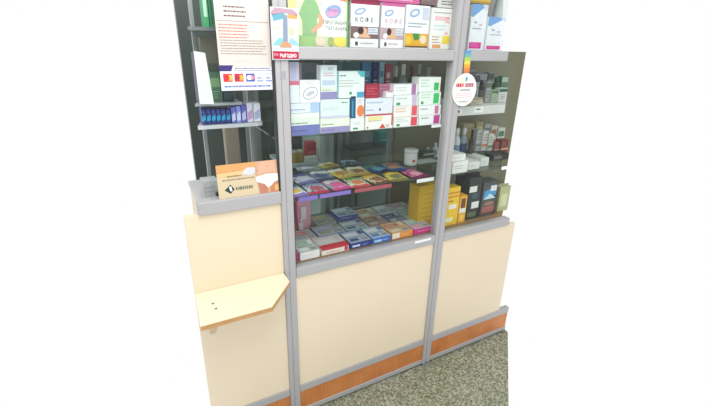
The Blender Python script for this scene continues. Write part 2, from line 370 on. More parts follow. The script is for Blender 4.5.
z6 = stack(418.5, 441, YF, [
 (115, 126, 'white box with magenta end square at the foot of the right hand stack', (242, 242, 242), [('r', (.66, .1, .94, .95), (196, 60, 146)), ('t', (.1, .6, .5, .85), (70, 80, 80), 1)], {}),
 (105, 115, 'white box with narrow pink end, second up in the right hand stack', (244, 244, 242), [('r', (.72, .1, .9, .9), (206, 120, 170)), ('t', (.08, .5, .5, .75), (60, 80, 70), 1)], {}),
 (92, 105, 'white box with bright green end square in the right hand stack', (238, 246, 238), [('r', (.66, .1, .92, .9), (58, 196, 104)), ('r', (.1, .1, .22, .3), GRN), ('t', (.1, .5, .6, .9), (170, 210, 180), 2)], {}),
 (77, 92, 'white box with green end square on top of the right hand stack', (240, 246, 240), [('r', (.70, .1, .92, .62), (58, 190, 100)), ('t', (.1, .3, .55, .9), (190, 210, 196), 3)], {})])
# price tag clipped to the shelf edge
p = at(437, 125.5, .034); t = MB().box(p[0]-.03, p[0]+.02, .031, .0325, 1.252, 1.264, WHITE); t = t.build('price_tag'); tag(t, 'narrow white price tag on the right end of the upper glass shelf edge', 'price tag')

# ---- bottles and packs behind the stacks
def bottle(label, px, ytop, Y, z0, r, body, cap, kind=0, group=None, name='bottle', cat='bottle'):
    p = at(px, ytop, Y); h = p[2]-z0
    o = MB().lathe([(.0001, 0), (r*.96, 0), (r, .004), (r, h*.62), (r*.9, h*.70), (r*.42, h*.78), (r*.42, h*.84), (.0001, h*.84)], body, 18).build(name, None, (p[0], Y, z0), weld=True)
    tag(o, label, cat, group)
    MB().lathe([(.0001, h*.80), (r*.52, h*.80), (r*.52, h*.985), (r*.46, h), (.0001, h)], cap, 16).build('cap', o, weld=True)
    lb = MB(); lb.lathe([(r*1.01, h*.16), (r*1.015, h*.17), (r*1.015, h*.53), (r*1.01, h*.54)], kind or (225, 228, 226), 18); lb.build('paper_label', o)
    return o
G2 = 'tall packs standing behind the stacks'
for (label, a, b, yt, base, band) in [
 ('grey carton behind the tall white box at the left end of the upper shelf', 302, 318, 63, (140, 144, 154), (110, 130, 140)),
 ('teal carton behind the box with teal end', 342, 360, 62, (60, 100, 108), (40, 70, 80)),
 ('sky blue carton behind the dark red box', 362, 371, 62, (56, 130, 176), (120, 190, 220)),
 ('navy carton beside the sky blue one at the back of the upper shelf', 372.5, 378, 62, (32, 44, 110), (60, 70, 140)),
 ('pale aqua carton right of the navy one at the back of the upper shelf', 379, 384, 62, (150, 196, 206), (90, 130, 170)),
 ('red and white carton right of the aqua one at the back of the upper shelf', 385, 391, 64, (176, 70, 96), (220, 200, 210))]:
    cpx(label, a, b, yt, 100, .24, base, [('r', (.1, .5, .9, .6), band), ('r', (.2, .75, .8, .85), band), ('t', (.2, .62, .8, .72), (230, 230, 235), 2)], z0=1.2625, depth=.04, group=G2)
for (label, px, yt, r, body, cap) in [
 ('green glass bottle behind the fourth stack', 396, 66, .018, (70, 104, 86), (200, 206, 200)),
 ('white capped bottle right of the green glass bottle', 404, 64, .016, (150, 160, 158), (235, 235, 235)),
 ('dark brown bottle behind the purple ended box', 412, 66, .016, (60, 50, 46), (96, 40, 50)),
 ('slim dark bottle behind the right hand stack', 420, 64, .013, (50, 62, 60), (170, 176, 170)),
 ('grey bottle behind the right hand stack near the second post', 429, 67, .016, (110, 116, 110), (140, 160, 150))]:
    bottle(label, px, yt, .26, 1.2625, r, body, cap, group='bottles at the back of the upper shelf')

# ---------------------------------------------------------------- top tier boxes
ZB = ZT1+.0005; GT = 'large cartons on the top shelf'
MB_ = None
SK = (226, 168, 140)
o, _ = cpx('wide diet programme box with a woman in green printed on it, on the top shelf', 288, 348, -8, 46, .046, (242, 242, 238), [
 ('r', (0, 0, 1, .2), (206, 212, 186)), ('r', (0, 0, .44, .2), (160, 196, 130)), ('r', (0, .2, .16, 1), (250, 244, 160)), ('r', (.975, 0, 1, 1), (120, 180, 80)),
 ('p', [(.62, 1), (.62, .93), (.975, .86), (.975, 1)], (240, 130, 96)),
 ('r', (.14, .2, .5, 1), (238, 240, 200)), ('p', [(.22, .2), (.22, .46), (.17, .60), (.24, .80), (.30, .90), (.40, .90), (.47, .80), (.53, .60), (.47, .52), (.46, .2)], (146, 186, 134)),
 ('e', (.35, .975, .09, .09), (212, 136, 128)), ('p', [(.47, .62), (.54, .60), (.585, .48), (.54, .38), (.38, .24), (.36, .30), (.48, .44), (.50, .50)], SK),
 ('r', (.0, .2, .14, .48), (232, 236, 238)), ('t', (.01, .24, .12, .42), (150, 150, 190), 3),
 ('e', (.74, .67, .14, .12), (150, 170, 210), .25), ('e', (.73, .65, .11, .075), (222, 160, 200), .25),
 ('t', (.50, .72, .60, .9), (200, 190, 210), 4), ('e', (.52, .10, .09, .09), (226, 208, 190)), ('e', (.70, .10, .06, .09), (170, 180, 110)), ('e', (.86, .10, .11, .10), (240, 216, 100))],
 z0=ZB, depth=.09, group=GT, side=(120, 180, 80), name='diet_food_box', cat='box',
 text=[('ПРОГРАММА', .0165, (150, 158, 154), .56, .43, 1), ('ПИТАНИЯ', .0165, (150, 158, 154), .60, .32, 1), ('ЛЕОВИТ', .012, (90, 120, 180), .64, .66, .9)])
def coffee(px0, px1, yt, label, head, base, pic, txtcol, extra=()):
    return cpx(label, px0, px1, yt, 48, .046, base, [('r', (0, .93, 1, 1), head), ('e', (.32, .78, .2, .07), (150, 170, 206), .3), ('e', (.32, .78, .13, .035), (226, 232, 244), .3),
     ('r', (0, .2, 1, .46), pic), ('p', [(.3, .22), (.32, .36), (.42, .44), (.56, .42), (.58, .32), (.7, .24), (.7, .22)], (226, 176, 140)), ('e', (.36, .37, .1, .08), (60, 36, 36)),
     ('e', (.2, .27, .1, .06), (240, 236, 238)), ('r', (.6, .3, .97, .44), (214, 218, 226)), ('t', (.62, .32, .95, .42), (130, 130, 150), 2), ('t', (.35, .06, .9, .14), (170, 170, 176), 1), ('r', (.16, .05, .26, .13), (70, 66, 100))]+list(extra),
     z0=ZB, depth=.08, group=GT, name='coffee_box', cat='box', side=(216, 214, 216), text=[('К О Ф Е', .020, txtcol, .14, .56, 1)])
coffee(350.5, 379, 1, 'white coffee box with dark red top band and a woman drinking', (150, 30, 76), (238, 240, 238), (120, 92, 92), (100, 110, 104))
coffee(381, 404, 3, 'white and pink coffee box with a dark pink top, second of the two coffee boxes', (206, 90, 150), (246, 240, 244), (190, 160, 170), (206, 160, 180))
cpx('pink printed box lying on top of the pink coffee box', 379, 420, -6, 3, .05, (214, 96, 156), [('t', (.1, .2, .9, .8), (244, 200, 224), 2)], depth=.07, group=GT, name='flat_box', cat='box')
cpx('dark red box lying on top of the first coffee box', 348.5, 378.4, -8, .8, .05, (140, 30, 70), [('t', (.1, .2, .9, .6), (190, 90, 120), 2)], depth=.07, group=GT, name='flat_box', cat='box')
cpx('white tea box with orange fruit picture and blue oval mark on the top shelf', 405.5, 429, 5, 48, .046, (240, 242, 246), [('r', (0, .06, 1, .36), (232, 170, 40)), ('p', [(.3, .36), (.4, .2), (.6, .22), (.62, .36)], (60, 140, 70)), ('e', (.78, .22, .14, .1), (238, 220, 190)), ('e', (.15, .2, .12, .1), (246, 200, 60)), ('r', (0, .03, 1, .07), (110, 80, 30)),
 ('e', (.35, .82, .22, .09), (160, 176, 212), .3), ('e', (.35, .82, .14, .045), (230, 234, 244), .3), ('r', (.68, .68, .97, .95), (206, 210, 228)), ('t', (.1, .48, .9, .62), (150, 156, 160), 2)], z0=ZB, depth=.08, group=GT, name='tea_box', cat='box')
cpx('white box with pink writing and a yellow square next to the second post', 430.5, 453, 8, 49, .046, (242, 240, 236), [('r', (.55, .14, .95, .34), (244, 214, 70)), ('t', (.1, .14, .45, .34), (190, 130, 90), 3), ('r', (.12, .03, .5, .12), (236, 160, 110)), ('r', (.15, .7, .8, .8), (238, 196, 210)), ('t', (.15, .45, .7, .62), (190, 220, 230), 2), ('t', (.62, .62, .85, .82), (236, 160, 140), 2), ('p', [(.62, .38), (.7, .46), (.8, .38)], (236, 180, 190)), ('t', (.1, .86, .9, .92), (160, 160, 170), 1)], z0=ZB, depth=.08, group=GT, name='tea_box', cat='box')
cpx('small white box with black lettering lying above the pink lettered box', 438, 455, -3, 8, .05, (226, 222, 220), [('t', (.2, .2, .9, .7), (40, 40, 44), 2)], depth=.07, group=GT, name='flat_box', cat='box')
cpx('grey brown box lying on top of the fruit tea box', 421, 437, -5, 5, .05, (128, 104, 106), [('t', (.1, .3, .8, .7), (170, 150, 150), 1)], depth=.07, group=GT, name='flat_box', cat='box')
# right bay, top tier
PK = (222, 50, 150)
def care(px0, px1, yt, label, py):
    return cpx(label, px0, px1, yt, 50.5, .046, (240, 242, 246), [('p', [(.0, 1), (.0, .74), (.12, .72), (.95, 1)], (120, 168, 222)), ('r', (.05, .04, .82, .04+py), PK), ('t', (.15, .07, .7, .02+py), (236, 130, 190), 2), ('t', (.15, .44, .8, .52), (150, 170, 200), 1), ('p', [(.6, 1), (.95, 1), (.95, .86)], (216, 222, 232))],
      z0=ZB, depth=.05, group='blue and white skin care cartons', name='skin_care_box', cat='box', text=[('seba', .010, (110, 140, 190), .2, .60, 1), ('med', .010, (220, 110, 160), .52, .55, 1)])
care(470, 486, 4, 'taller blue and white skin care carton next to the second post', .14)
care(487, 505, 17, 'shorter blue and white skin care carton at the right end of the top shelf', .11)
cpx('yellow box at the very top edge above the taller skin care carton', 468, 491, -8, 3.5, .05, (226, 190, 70), [('r', (0, .0, 1, .2), (190, 150, 60))], depth=.06, name='flat_box', cat='box')
p = at(499, 30, .10)
tub = MB().lathe([(.0001, 0), (.030, 0), (.031, .01), (.028, .09), (.016, .20), (.016, .23), (.0001, .23)], (206, 214, 210), 20).build('lotion_bottle', None, (p[0]+.01, .13, ZB), weld=True)
tag(tub, 'white lotion bottle with a blue band standing behind the shorter skin care carton', 'bottle')
MB().lathe([(.0310, .065), (.0312, .066), (.0285, .118), (.0280, .119)], (30, 130, 176), 20).build('blue_band', tub)

# ---------------------------------------------------------------- middle glass shelf: sachets lying and overlapping
def sachet(label, c, w, l, rz, z, c0, c1, c2, c3, tilt=0):
    mb = MB(); nx, ny = 12, 16
    def H(i, j):
        u, v = i/nx, j/ny; e = min(u, 1-u)*nx/2.2; g = min(v, 1-v)*ny/2.2
        return .0012+.0065*min(1, e)*min(1, g)*(.8+.2*math.sin(u*9+v*5+w*300))
    P = lambda i, j, t: ((i/nx-.5)*w, (j/ny-.5)*l, H(i, j) if t else 0)
    rr = random.Random(label)
    for i in range(nx):
        for j in range(ny):
            v = (j+.5)/ny; u = (i+.5)/nx
            m = c0
            if v < .1 or v > .9: m = c3
            elif .62 < v < .88 and .1 < u < .9: m = c1
            elif .2 < v < .55 and ((u-.5)**2+(v-.38)**2) < .09: m = c2
            elif rr.random() < .22: m = rr.choice((c1, c2, (90, 96, 104), (214, 210, 200)))
            mb.face([P(i, j, 1), P(i+1, j, 1), P(i+1, j+1, 1), P(i, j+1, 1)], m)
            mb.face([P(i, j+1, 0), P(i+1, j+1, 0), P(i+1, j, 0), P(i, j, 0)], c3)
    for i in range(nx):
        mb.face([P(i, 0, 0), P(i+1, 0, 0), P(i+1, 0, 1), P(i, 0, 1)], c3); mb.face([P(i+1, ny, 0), P(i, ny, 0), P(i, ny, 1), P(i+1, ny, 1)], c3)
    for j in range(ny):
        mb.face([P(0, j+1, 0), P(0, j, 0), P(0, j, 1), P(0, j+1, 1)], c3); mb.face([P(nx, j, 0), P(nx, j+1, 0), P(nx, j+1, 1), P(nx, j, 1)], c3)
    for j in (.06, .94): rows(mb, -w*.4, w*.4, 0, 0, 1, c2, 0) if 0 else None
    o = mb.build('cosmetic_sachet', None, (c[0], c[1], z), rz); o.rotation_euler[0] = tilt
    return tag(o, label, 'sachet', 'sachets laid out on the middle glass shelf')
ZM = 1.0265
def sp(label, px, py, w, l, rz, lay, cols, tilt=.05):
    z = ZM+.0085*lay; p = atz(px, py, z+.004)
    p[1] = max(p[1], .042+l*.575)
    sachet(label, p, w*1.25, l*1.12, math.radians(rz), z+l*.56*math.sin(tilt)+.001, *cols, tilt=tilt)
Wt = (232, 232, 228)
SL = [
 (.085, .128, 3, 0, 'white sachet with blue and orange print at the left front corner of the middle shelf', (Wt, (120, 160, 200), (226, 190, 90), (130, 110, 190))),
 (.180, .126, -4, 0, 'light blue sachet with red border, second along the front of the middle shelf', ((190, 200, 214), (130, 150, 180), (170, 90, 100), (180, 50, 80))),
 (.272, .130, 5, 0, 'pink and grey sachet, third along the front of the middle shelf', ((160, 154, 170), (220, 210, 220), (226, 90, 150), (200, 60, 130))),
 (.366, .124, -6, 0, 'white and green sachet with red rim, fourth along the front of the middle shelf', ((212, 208, 190), (110, 150, 84), (216, 130, 80), (190, 70, 70))),
 (.462, .128, 7, 0, 'cream sachet with brown rim, fifth along the front of the middle shelf', ((214, 196, 150), (220, 180, 60), (150, 100, 56), (110, 76, 50))),
 (.560, .126, -9, 0, 'bright yellow sachet, sixth along the front of the middle shelf', ((206, 190, 80), (236, 200, 50), (120, 130, 90), (120, 116, 60))),
 (.662, .128, 6, 0, 'magenta sachet with a pink print at the right end of the middle shelf front', ((180, 40, 106), (226, 110, 160), (240, 170, 190), (120, 30, 80))),
 (.075, .235, -5, 1, 'pale yellow sachet behind the left front corner sachet', ((206, 200, 150), (130, 150, 90), (190, 170, 60), (80, 110, 90))),
 (.165, .232, 6, 1, 'violet white sachet behind the red bordered one', ((190, 190, 210), (70, 80, 150), (210, 210, 226), (110, 110, 160))),
 (.255, .238, -8, 1, 'blue grey sachet with white title in the second row of the middle shelf', ((120, 134, 156), (226, 228, 232), (70, 90, 140), (60, 70, 100))),
 (.345, .234, 10, 1, 'yellow sachet with white title in the second row of the middle shelf', ((210, 186, 70), (240, 236, 220), (190, 140, 50), (170, 150, 60))),
 (.432, .236, -7, 1, 'orange and cream sachet in the second row of the middle shelf', ((206, 184, 120), (230, 222, 196), (140, 96, 50), (160, 130, 60))),
 (.525, .232, 18, 1, 'dark blue sachet with green leaf print in the second row of the middle shelf', ((24, 56, 110), (60, 120, 90), (90, 160, 190), (16, 30, 60))),
 (.618, .226, -14, 1, 'blue and orange sachet in front of the white jar', ((50, 110, 164), (170, 110, 86), (210, 140, 96), (30, 66, 120))),
 (.110, .335, 8, 2, 'green sachet with dark rim at the back left of the middle shelf', ((110, 140, 110), (214, 214, 200), (70, 90, 80), (50, 64, 60))),
 (.225, .335, -9, 2, 'silver grey sachet in the back row of the middle shelf', ((170, 174, 178), (90, 100, 130), (210, 210, 214), (120, 124, 130))),
 (.335, .335, 12, 2, 'mustard sachet in the back row of the middle shelf', ((190, 168, 60), (226, 216, 180), (150, 120, 40), (120, 104, 50))),
 (.445, .333, -6, 2, 'dark teal sachet in the back row of the middle shelf', ((40, 84, 100), (150, 180, 190), (20, 50, 70), (24, 50, 64)))]
for (x, y, rz, lay, label, cols) in SL:
    z0_ = ZM+.0102*lay
    sachet(label, (x, y), .088 if lay else .085, .135 if lay < 2 else .085, math.radians(rz), z0_+.0015, *cols)
for (label, a, b, y, col) in [('violet price strip on the left part of the middle shelf edge', 299, 318, 201, (128, 110, 196)), ('violet price strip, second from the left post on the middle shelf edge', 320, 351, 195.5, (132, 112, 190)),
   ('red price strip on the middle shelf edge below the white and green sachet', 355, 392, 189, (170, 80, 84)), ('white price label at the right end of the middle shelf edge', 417, 434, 182.5, (240, 240, 240))]:
    A, B = at(a, y, .033), at(b, y-(b-a)*.15, .033)
    t = MB().box(A[0], B[0], .0335, .0353, 1.017, 1.033, col).build('price_strip'); tag(t, label, 'price tag')
# things standing at the right end of the middle shelf
jar = bottle('white plastic jar with a red heart mark standing at the back of the middle shelf', 411.5, 149, .27, ZM, .032, (226, 226, 224), (235, 235, 232), (222, 222, 222), name='jar', cat='jar')
# replace narrow neck by a jar shape
h = jar.dimensions.z
for ch in list(jar.children): bpy.data.objects.remove(ch)
hh = at(411.5, 149, .27)[2]-ZM
J = MB().lathe([(.0001, 0), (.030, 0), (.032, .004), (.032, hh*.80), (.030, hh*.82), (.0001, hh*.82)], (222, 222, 220), 24)
jm = jar.data; tmp = J.build('jar_tmp', weld=True); jar.data = tmp.data; bpy.data.objects.remove(tmp)
MB().lathe([(.0001, hh*.81), (.034, hh*.81), (.034, hh*.97), (.032, hh), (.0001, hh)], (232, 232, 230), 24).build('lid', jar, weld=True)
hm = MB()
for k in range(6):
    a0, a1 = -2.0+k*.09, -2.0+(k+1)*.09
    za, zb = (hh*.18+abs(k-2.5)*.003, hh*.42-abs(k-2.5)*.002)
    hm.face([(.0325*math.cos(a0), .0325*math.sin(a0), za), (.0325*math.cos(a1), .0325*math.sin(a1), za), (.0325*math.cos(a1), .0325*math.sin(a1), zb), (.0325*math.cos(a0), .0325*math.sin(a0), zb)], (190, 50, 60))
hm.build('red_mark', jar)
cpx('low white box right of the white jar at the back of the middle shelf', 419, 438, 162, 170, .25, (206, 212, 208), [('t', (.1, .3, .8, .7), (150, 160, 160), 2)], z0=ZM, depth=.06, name='flat_box', cat='box')
cpx('dark green box with white band right of the white jar', 423, 434, 152, 166, .33, (60, 80, 74), [('r', (0, .5, 1, .75), (190, 200, 196))], z0=ZM, depth=.05)

# ---------------------------------------------------------------- bottom of the middle bay: cartons lying flat
GB = 'flat medicine boxes on the bottom of the showcase'
ZBB = .7600; TOPC = (190, 194, 198)
def flat(label, a, b, Y, d, h, base, front, top, td=(), z=ZBB, rz=0, yref=250):  # greyed top colours hold the haze of the glass reflection
    A, B = atz(a, yref, z+h/2), None
    # columns measured where the front face meets height z+h/2 in the plane Y
    def X(px):
        lo = 150.0; hi = 400.0
        for _ in range(40):
            m = (lo+hi)/2
            if at(px, m, Y)[2] > z+h/2: lo = m
            else: hi = m
        return at(px, lo, Y)[0]
    return carton(label, X(a)+.001, X(b)-.001, Y, z, z+h, base, front, depth=d, group=GB, top=top, topdesign=td, rz=rz)
YB = .048
T = lambda a, b: [((.06, .55, .7, .85), a), ((.1, .12, .5, .35), b), ((.1, .42, .85, .46), (110, 114, 124)), ((.62, .1, .92, .3), (150, 150, 156)), ((.76, .6, .95, .9), b), ((.1, .66, .5, .7), (236, 236, 236))]
flat('white flat box with magenta left side at the front left corner of the bottom row', 300, 320, YB, .11, .034, (240, 238, 234), [('t', (.08, .35, .9, .8), (214, 200, 206), 3), ('r', (0, 0, 1, .06), (200, 196, 196))], (196, 206, 200), T((150, 190, 170), (230, 230, 228)))
flat('white flat box with red top stripe, second in the front bottom row', 321.5, 349, YB, .11, .030, (240, 230, 220), [('r', (0, .72, 1, 1), (196, 50, 60)), ('t', (.15, .15, .8, .5), (220, 140, 120), 1), ('r', (.84, .1, .97, .7), (190, 40, 60))], (198, 190, 190), [((0, 0, 1, .3), (196, 50, 60)), ((.1, .4, .7, .8), (206, 206, 204))])
flat('navy flat box with white side lettering, third in the front bottom row', 350.5, 371.5, YB, .11, .028, (36, 52, 130), [('r', (.08, .25, .45, .55), (220, 226, 240)), ('t', (.55, .2, .9, .6), (140, 160, 220), 2)], (168, 180, 196), T((200, 208, 216), (60, 80, 130)))
flat('bright blue flat box, fourth in the front bottom row', 372.5, 391, YB, .11, .028, (40, 110, 200), [('r', (.1, .2, .5, .6), (180, 210, 240)), ('t', (.55, .25, .9, .6), (200, 220, 250), 1)], (180, 194, 208), T((210, 214, 216), (80, 130, 190)))
flat('orange flat box with a white left end, fifth in the front bottom row', 392, 413, YB, .11, .030, (236, 150, 60), [('r', (.0, .1, .36, .95), (246, 228, 206)), ('t', (.45, .3, .9, .6), (250, 200, 150), 1)], (214, 180, 140), T((190, 120, 90), (226, 210, 180)))
flat('magenta flat box at the right end of the front bottom row', 414, 432, YB, .11, .028, (216, 40, 140), [('t', (.2, .3, .9, .6), (244, 170, 210), 1)], (190, 190, 196), T((160, 200, 180), (220, 150, 180)))
# narrow magenta box at far left
flat('narrow dark magenta flat box squeezed against the left post in the bottom row', 294.5, 299.3, YB+.005, .09, .036, (170, 50, 110), [], (180, 120, 140))
Y2 = .166
flat('pink and grey flat box behind the white one in the second bottom row', 297, 318, Y2, .10, .026, (216, 120, 130), [('t', (.1, .2, .8, .6), (230, 180, 180), 1)], (190, 184, 188), T((214, 110, 120), (160, 180, 180)))
flat('lilac edged flat box, second from the left in the second bottom row', 319, 346, Y2, .10, .030, (130, 130, 190), [('t', (.1, .3, .8, .6), (190, 190, 226), 1)], (176, 182, 190), T((170, 176, 200), (150, 160, 120)))
flat('teal edged grey flat box in the middle of the second bottom row', 347, 369, Y2, .10, .028, (90, 150, 170), [('t', (.1, .3, .8, .6), (200, 220, 226), 1)], (176, 190, 198), T((200, 210, 216), (90, 110, 140)))
flat('brown topped flat box in the second bottom row behind the bright blue one', 370, 390, Y2, .10, .027, (150, 110, 90), [('t', (.1, .3, .8, .6), (200, 180, 160), 1)], (166, 138, 118), T((140, 100, 80), (190, 180, 170)))
flat('navy topped flat box in the second bottom row behind the orange one', 391, 407, Y2, .10, .024, (60, 70, 110), [], (110, 118, 144), T((60, 70, 110), (180, 186, 196)))
flat('pale green flat box in the second bottom row behind the magenta one', 408, 424, Y2, .10, .026, (150, 190, 170), [], (170, 186, 180), T((110, 170, 140), (200, 200, 204)))
Y3 = .272
flat('olive and grey flat box at the left of the third bottom row', 317, 337, Y3, .10, .034, (150, 150, 130), [], (176, 178, 168), T((180, 170, 110), (140, 150, 150)))
flat('blue sided flat box, second in the third bottom row', 338, 359, Y3, .10, .030, (50, 66, 130), [('r', (.1, .3, .5, .6), (190, 200, 226))], (180, 194, 206), T((200, 210, 220), (120, 150, 190)))
flat('blue sided flat box lying on its twin in the third bottom row', 338.5, 358, Y3, .10, .022, (60, 80, 140), [('t', (.1, .3, .8, .6), (190, 200, 226), 1)], (178, 196, 210), T((206, 214, 222), (110, 140, 180)), z=ZBB+.031)
flat('cream flat box with orange print in the third bottom row', 361, 380, Y3, .10, .026, (206, 190, 160), [], (196, 190, 168), T((176, 120, 80), (214, 212, 190)))
flat('light grey flat box in the third bottom row', 381, 397, Y3, .10, .028, (190, 194, 196), [], (190, 196, 200), T((210, 214, 216), (150, 160, 170)))
flat('grey flat box with pink corner at the right of the third bottom row', 398, 413, Y3, .10, .026, (180, 180, 186), [], (176, 182, 186), T((200, 130, 150), (206, 208, 212)))
# pink zipped bag and a little bottle at the left end
p0, p1 = at(303.5, 222, .22), at(317, 200, .22)
bag = MB(); bw, bh = p1[0]-p0[0], .125
pts = []
N = 24
for k in range(N):
    t = 2*math.pi*k/N; c_, s_ = math.cos(t), math.sin(t)
    pts.append((bw/2*math.copysign(abs(c_)**.4, c_), bh/2*math.copysign(abs(s_)**.4, s_)+bh/2))
for k in range(N):
    (a, b), (c, d) = pts[k], pts[(k+1) % N]; q = lambda p, f: ((p[0])*f, (p[1]-bh/2)*f+bh/2)
    rings = [(1, .0), (1.0, -.012), (.92, -.022), (.0, -.026)]
    for (f0, y0), (f1, y1) in zip(rings[:-1], rings[1:]):
        A, B, C_, D_ = q((a, b), f0), q((c, d), f0), q((c, d), f1), q((a, b), f1)
        colr = (214, 60, 110) if f1 > .5 else (226, 170, 190)
        bag.face([(A[0], y0, A[1]), (B[0], y0, B[1]), (C_[0], y1, C_[1]), (D_[0], y1, D_[1])][::-1], colr)
    bag.face([(a, 0, b), (c, 0, d), (0, .004, bh/2)], (190, 50, 100))
bg = bag.build('cosmetic_pouch', None, ((p0[0]+p1[0])/2, .25, ZBB+.036)); tag(bg, 'pink rimmed pouch standing at the left end above the bottom boxes', 'pouch')
MB().box(-bw*.28, bw*.1, -.029, -.026, bh*.35, bh*.66, (236, 226, 232)).build('paper_label', bg)
carton('low grey box under the pink rimmed pouch at the left of the third bottom row', p0[0]-.012, p1[0]+.012, .2725, ZBB, ZBB+.035, (150, 150, 156), [], depth=.1, group=GB) if 0 else None
bg.location.z = ZBB
bg.location.y = .315; bg.scale = (1.05, 1, 1.55)
bottle('small white bottle standing in front of the pink rimmed pouch', 301, 219, .285, ZBB, .011, (226, 226, 230), (236, 236, 240), (216, 210, 220))
# label on sill
A, B = at(415, 240.5, -.001), at(431, 237, -.001)
t = MB().box(A[0], B[0], -.0022, -.0004, .744, .7545, (238, 238, 238)).build('price_strip'); tag(t, 'white price label stuck on the grey sill rail below the magenta box', 'price tag')

# ---------------------------------------------------------------- right bay
YEL = (240, 196, 30)
def stand(label, a, b, yt, Y, base, design=(), z0=ZBB, d=.05, **k):
    lo, hi = yt, 420.0
    m = (a+b)/2
    for _ in range(40):
        q = (lo+hi)/2
        if at(m, q, Y)[2] > z0: lo = q
        else: hi = q
    A, B = at(a, (yt+lo)/2, Y), at(b, (yt+lo)/2, Y)
    return carton(label, A[0], B[0], Y, z0, at(m, yt, Y)[2], base, design, depth=d, **k)
GY = 'yellow cartons in the right hand showcase'
stand('large dull yellow carton seen through glass left of the second post', 417.5, 441, 185, .115, (206, 164, 24), [('r', (0, .0, .04, 1), (170, 140, 30)), ('t', (.2, .1, .8, .9), (216, 190, 70), 7)], d=.07, group=GY, name='yellow_carton', cat='box')
stand('bright yellow carton with price labels right behind the second post', 443.5, 458.5, 188, .060, YEL, [('r', (0, .74, 1, .78), (206, 130, 30)), ('r', (0, .84, 1, .88), (206, 130, 30)), ('r', (.35, .44, .85, .56), (238, 236, 226)), ('r', (.2, .1, .7, .22), (240, 236, 190)), ('t', (.2, .6, .8, .7), (170, 110, 30), 1)], d=.05, group=GY, name='yellow_carton', cat='box')
stand('narrow yellow carton with dark orange window next to the black cartons', 459, 466, 196, .060, (236, 170, 40), [('r', (.2, .55, .8, .9), (110, 60, 30)), ('r', (.05, .38, .95, .55), (236, 232, 220)), ('r', (.25, .08, .75, .3), (246, 206, 90))], d=.06, group=GY, name='yellow_carton', cat='box')
GK = 'black cartons with price labels'
stand('black carton with two white price labels beside the narrow yellow one', 468, 480, 178, .075, (34, 40, 38), [('r', (.05, .66, .65, .80), (226, 228, 226)), ('r', (.35, .26, .95, .42), (226, 228, 226)), ('r', (.35, .5, .75, .62), (40, 90, 96)), ('r', (.1, .06, .8, .18), (90, 110, 60))], d=.06, group=GK, name='dark_carton', cat='box')
stand('dark carton with a blue landscape picture and red brown foot', 482, 496.5, 182, .075, (66, 70, 66), [('p', [(.1, .5), (.1, .74), (.9, .86), (.9, .6)], (60, 150, 200)), ('p', [(.1, .5), (.5, .66), (.9, .5)], (190, 220, 230)), ('r', (.5, .72, .9, .88), (214, 220, 222)), ('r', (.08, .1, .9, .28), (160, 90, 80)), ('e', (.5, .36, .35, .06), (150, 110, 90))], d=.07, group=GK, name='dark_carton', cat='box')
stand('pale olive carton at the right edge of the bottom display', 499, 509, 187, .085, (170, 176, 132), [('r', (.2, .2, .8, .7), (196, 204, 160))], d=.05, name='olive_carton', cat='box')
stand('black carton standing behind the first black one in the bottom display', 461, 478, 174, .20, (30, 30, 28), [('r', (.1, .7, .9, .8), (60, 60, 56))], d=.05, group=GK, name='dark_carton', cat='box')
# middle shelf right bay: flat white boxes, bottles
GW = 'flat white boxes on the right hand glass shelf'
def flatr(label, a, b, yt, yb, z0, Y, base, d, **k):
    m = (a+b)/2; A, B = at(a, yb, Y), at(b, yb, Y)
    h = at(m, yt, Y)[2]-at(m, yb, Y)[2]
    return carton(label, A[0], B[0], Y, z0, z0+h, base, [('t', (.1, .3, .7, .7), (176, 176, 176), 2)], depth=d, group=k.pop('group', GW), **k), z0+h
o, zz = flatr('white box at the bottom of the pile right of the second post', 451, 466, 169.5, 181, ZM, .05, (232, 232, 228), .10)
o, zw = flatr('white box lying on top of the pile right of the second post', 450, 464, 164, 170.5, zz+.0005, .055, (238, 236, 232), .10)
o, _ = flatr('long white box lying right of the white pile', 467, 478, 170, 177, ZM, .07, (224, 224, 220), .12)
o, _ = flatr('second white box with grey end further right of the white pile', 479, 487, 166, 174, ZM, .09, (214, 216, 212), .10)
A = at(503, 170, .04); t = MB().box(A[0]-.018, A[0]+.02, .0335, .0353, 1.015, 1.031, WHITE).build('price_strip'); tag(t, 'white price tag on the edge of the glass shelf at the far right', 'price tag')
flatr('dark green flat box lying behind the white boxes', 470, 491, 160, 166, ZM+.0, .20, (50, 96, 60), .09, group='dark boxes on the right hand glass shelf')
flatr('black flat box lying at the right end of the glass shelf', 491, 506, 166, 172, ZM, .14, (36, 40, 38), .10, group='dark boxes on the right hand glass shelf')
GR = 'row of bottles and packs under the thick white shelf'
bottle('white pump bottle closest to the second post under the thick shelf', 458, 128, .20, ZM, .018, (196, 206, 210), (214, 218, 220), (110, 140, 160), group=GR)
bottle('blue labelled bottle, second under the thick shelf', 465, 128, .23, ZM, .017, (150, 166, 180), (230, 230, 230), (60, 80, 130), group=GR)
bottle('black slim bottle in the row under the thick shelf', 473, 130, .19, ZM, .012, (26, 28, 30), (20, 20, 22), (60, 60, 60), group=GR)
